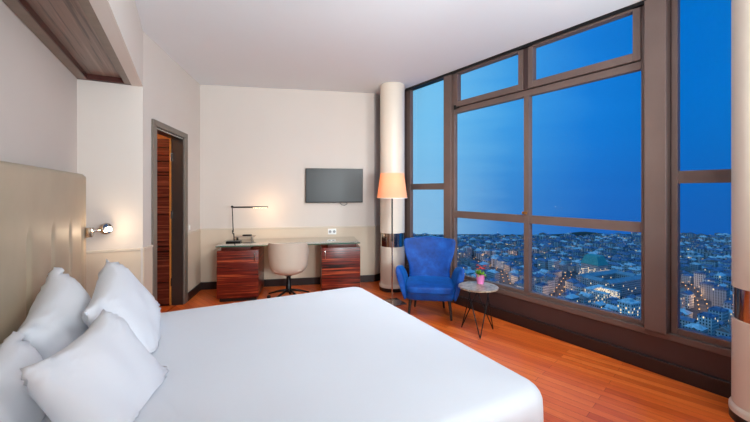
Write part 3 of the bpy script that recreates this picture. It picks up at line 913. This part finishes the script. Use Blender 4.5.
# street lamps along the lit avenues
GLOW = emit('street_lamp_glow', (1, .52, .2, 1), 1.5)
GLOW.cycles.emission_sampling = 'NONE'
mpole = MB().lathe([(.25, 0), (.2, 8)], 6); mp_ = mesh_of(mpole, BLACK, 'street_lamp')
mg_ = mesh_of(MB().superbox((0, 0, 8.8), (1.8, 1.8, 1.7), 1, 2), GLOW, 'lamp_globe')
names = ['avenue curving towards the green-roofed hall', 'avenue behind the pot plant pane', 'street in the right-hand window', 'far boulevard across the middle windows']
def lamp_at(x, y, gi):
    o = bpy.data.objects.new('street_lamp', mp_); COL.objects.link(o); o.location = (x, y, GZ)
    tag(o, 'tiny glowing orange street lamp on the ' + names[gi], 'street lamp', 'street lamps on the ' + names[gi])
    g = bpy.data.objects.new('lamp_globe', mg_); COL.objects.link(g); g.parent = o
def point(name, p, power, col, rad=.1):
    l = bpy.data.lights.new(name, 'POINT'); l.energy = power; l.color = col; l.shadow_soft_size = rad
    o = bpy.data.objects.new(name, l); o.location = p; COL.objects.link(o); return o
for gi, line in enumerate(AVE):
    for a, b in zip(line, line[1:]):
        A_ = Vector(a); B_ = Vector(b); L = (B_ - A_).length; nrm = Vector((-(B_ - A_).y, (B_ - A_).x)).normalized()
        n = int(L / 13)
        for k in range(n):
            p = A_.lerp(B_, (k + .5) / n) + nrm * (5 if k % 2 else -5)
            lamp_at(p.x, p.y, gi)
            if k % 3 == 0:
                q = A_.lerp(B_, (k + .5) / n); point('street_light', (q.x, q.y, GZ + 12), 4500, (1, .55, .22), 1.0)
e_ = world((KC * 262, KC * 415), R(30), 0, -2); point('courtyard_light', (e_[0], e_[1], GZ + 16), 3500, (1, .78, .5), 1.5)
# scattered specks of light over the distant city
dots = MB(); rd = random.Random(11)
for k in range(520):
    y, x, di, r_, a, sc = rd.choice(rest)
    w_, h_ = dims[di][1], dims[di][3] * sc
    z = GZ + h_ + w_ * .3 + 3.2; q = .55 + y / 1700
    dots.superbox((x, y, z), (q, q, q), 1, 0)
do = dots.build('lights', emit('city_light_specks', (1, .8, .55, 1), 1.6), CITY); do.data.materials[0].cycles.emission_sampling = 'NONE'
do['kind'] = 'stuff'; do['label'] = 'scattered specks of lamp light'

# ------------------------------------------------------------------ sky
wd = bpy.data.worlds.new('dusk_sky'); S.world = wd; wd.use_nodes = True
t = NT.__new__(NT); t.t = wd.node_tree; t.t.nodes.clear()
tc = t.n('ShaderNodeTexCoord'); sp = t.n('ShaderNodeSeparateXYZ'); t.l(tc.outputs['Generated'], sp.inputs[0])
az = t.math('DIVIDE', t.math('ARCTAN2', sp.outputs[0], sp.outputs[1]), 1.0)       # 0 straight ahead, + to the right
azf = t.n('ShaderNodeMapRange'); azf.inputs[1].default_value = -1.5; azf.inputs[2].default_value = 1.5; t.l(az, azf.inputs[0])
cl = t.noise(t.coords((2, 2, 14), kind='Generated'), 2.0, 4, .55, .4)
azn = t.math('ADD', azf.outputs[0], t.math('MULTIPLY', t.math('SUBTRACT', cl, .5), .03))
up = t.ramp(azn, [(.30, lin((96, 172, 236))), (.48, lin((146, 210, 244))), (.56, lin((112, 192, 240))), (.62, lin((62, 156, 228))), (.68, lin((20, 124, 216))), (.735, lin((0, 110, 202))), (.8, lin((0, 114, 198)))])
lo = t.ramp(azn, [(.30, lin((30, 80, 150))), (.48, lin((160, 202, 232))), (.56, lin((126, 182, 224))), (.62, lin((58, 128, 202))), (.68, lin((34, 104, 190))), (.735, lin((22, 94, 180))), (.8, lin((24, 92, 172)))])
ez = t.n('ShaderNodeMapRange'); ez.inputs[1].default_value = -.12; ez.inputs[2].default_value = .22; ez.interpolation_type = 'SMOOTHSTEP'; t.l(sp.outputs[2], ez.inputs[0])
bg = t.n('ShaderNodeBackground'); t.l(t.mix(ez.outputs[0], lo, up), bg.inputs[0]); bg.inputs[1].default_value = 1.0
ow = t.n('ShaderNodeOutputWorld'); t.l(bg.outputs[0], ow.inputs[0])

# ------------------------------------------------------------------ added fill lights, then the glow of the lamps
def area(name, p, size, power, col, rot=(0, 0, 0)):
    l = bpy.data.lights.new(name, 'AREA'); l.shape = 'DISK'; l.size = size; l.energy = power; l.color = col
    o = bpy.data.objects.new(name, l); o.location = p; o.rotation_euler = rot; COL.objects.link(o); return o
WHITE = (.93, .975, 1)
def spot(name, p, target, power, col, angle, rad=.25, blend=1):
    l = bpy.data.lights.new(name, 'SPOT'); l.energy = power; l.color = col; l.spot_size = R(angle); l.spot_blend = blend; l.shadow_soft_size = rad
    o = bpy.data.objects.new(name, l); o.location = p; COL.objects.link(o)
    o.rotation_euler = (Vector(target) - Vector(p)).to_track_quat('-Z', 'Y').to_euler(); return o
point('fill_point', (.9, -.9, 2.25), 33, WHITE, .35)  # both point fills are added out of view to brighten the room
point('fill_point', (2.3, 1.0, 2.2), 36, WHITE, .3)
spot('fill_spot', (.75, 2.0, 2.75), (-1.1, 5.6, 1.2), 98, WHITE, 95)  # three added spot fills, out of view, brightening far walls and floor
spot('fill_spot', (1.5, 1.9, 2.75), (.6, 4.4, .3), 180, WHITE, 95)
spot('fill_spot', (1.2, .6, 2.6), (-2.4, 3.2, 1.9), 72, WHITE, 95)
spot('ceiling_fill', (.9, -.4, 1.5), (-.4, 4.6, 3.0), 500, (.86, .96, 1), 105)  # pair of unseen spots added to lift the ceiling brightness
spot('ceiling_fill', (2.2, .6, 1.5), (.2, 4.4, 3.0), 235, (.86, .96, 1), 105)
p = world(P1, AB, .95, -.30); point('desk_lamp_glow', (p[0], p[1], 1.19), 3.6, (1, .62, .32), .04)
p = world(P3, AE, .285, -.20); point('reading_lamp_glow', (p[0], p[1], 1.09), 1.5, (1, .72, .45), .02)
point('floor_lamp_glow', (.222, 4.66, 1.56), 9, (1, .58, .34), .05)
p = world(P2, AD, .5, .7); point('hall_glow', (p[0], p[1], 2.4), 14, (1, .72, .42), .1)

# ------------------------------------------------------------------ camera
cd = bpy.data.cameras.new('camera'); cam = bpy.data.objects.new('camera', cd); COL.objects.link(cam)
cam.location = (0, 0, 1.45); cam.rotation_euler = (R(90), 0, 0)
cd.sensor_width = 36; cd.lens = 360 / 750 * 36; cd.shift_y = -20 / 750; cd.clip_end = 5000; cd.clip_start = .05
S.camera = cam
S.view_settings.view_transform = 'Standard'; S.view_settings.look = 'None'; S.view_settings.gamma = 1; S.view_settings.use_curve_mapping = False
S.view_settings.exposure = 0
S.cycles.max_bounces = 10; S.cycles.diffuse_bounces = 5; S.cycles.transparent_max_bounces = 12
S.cycles.sample_clamp_indirect = 6
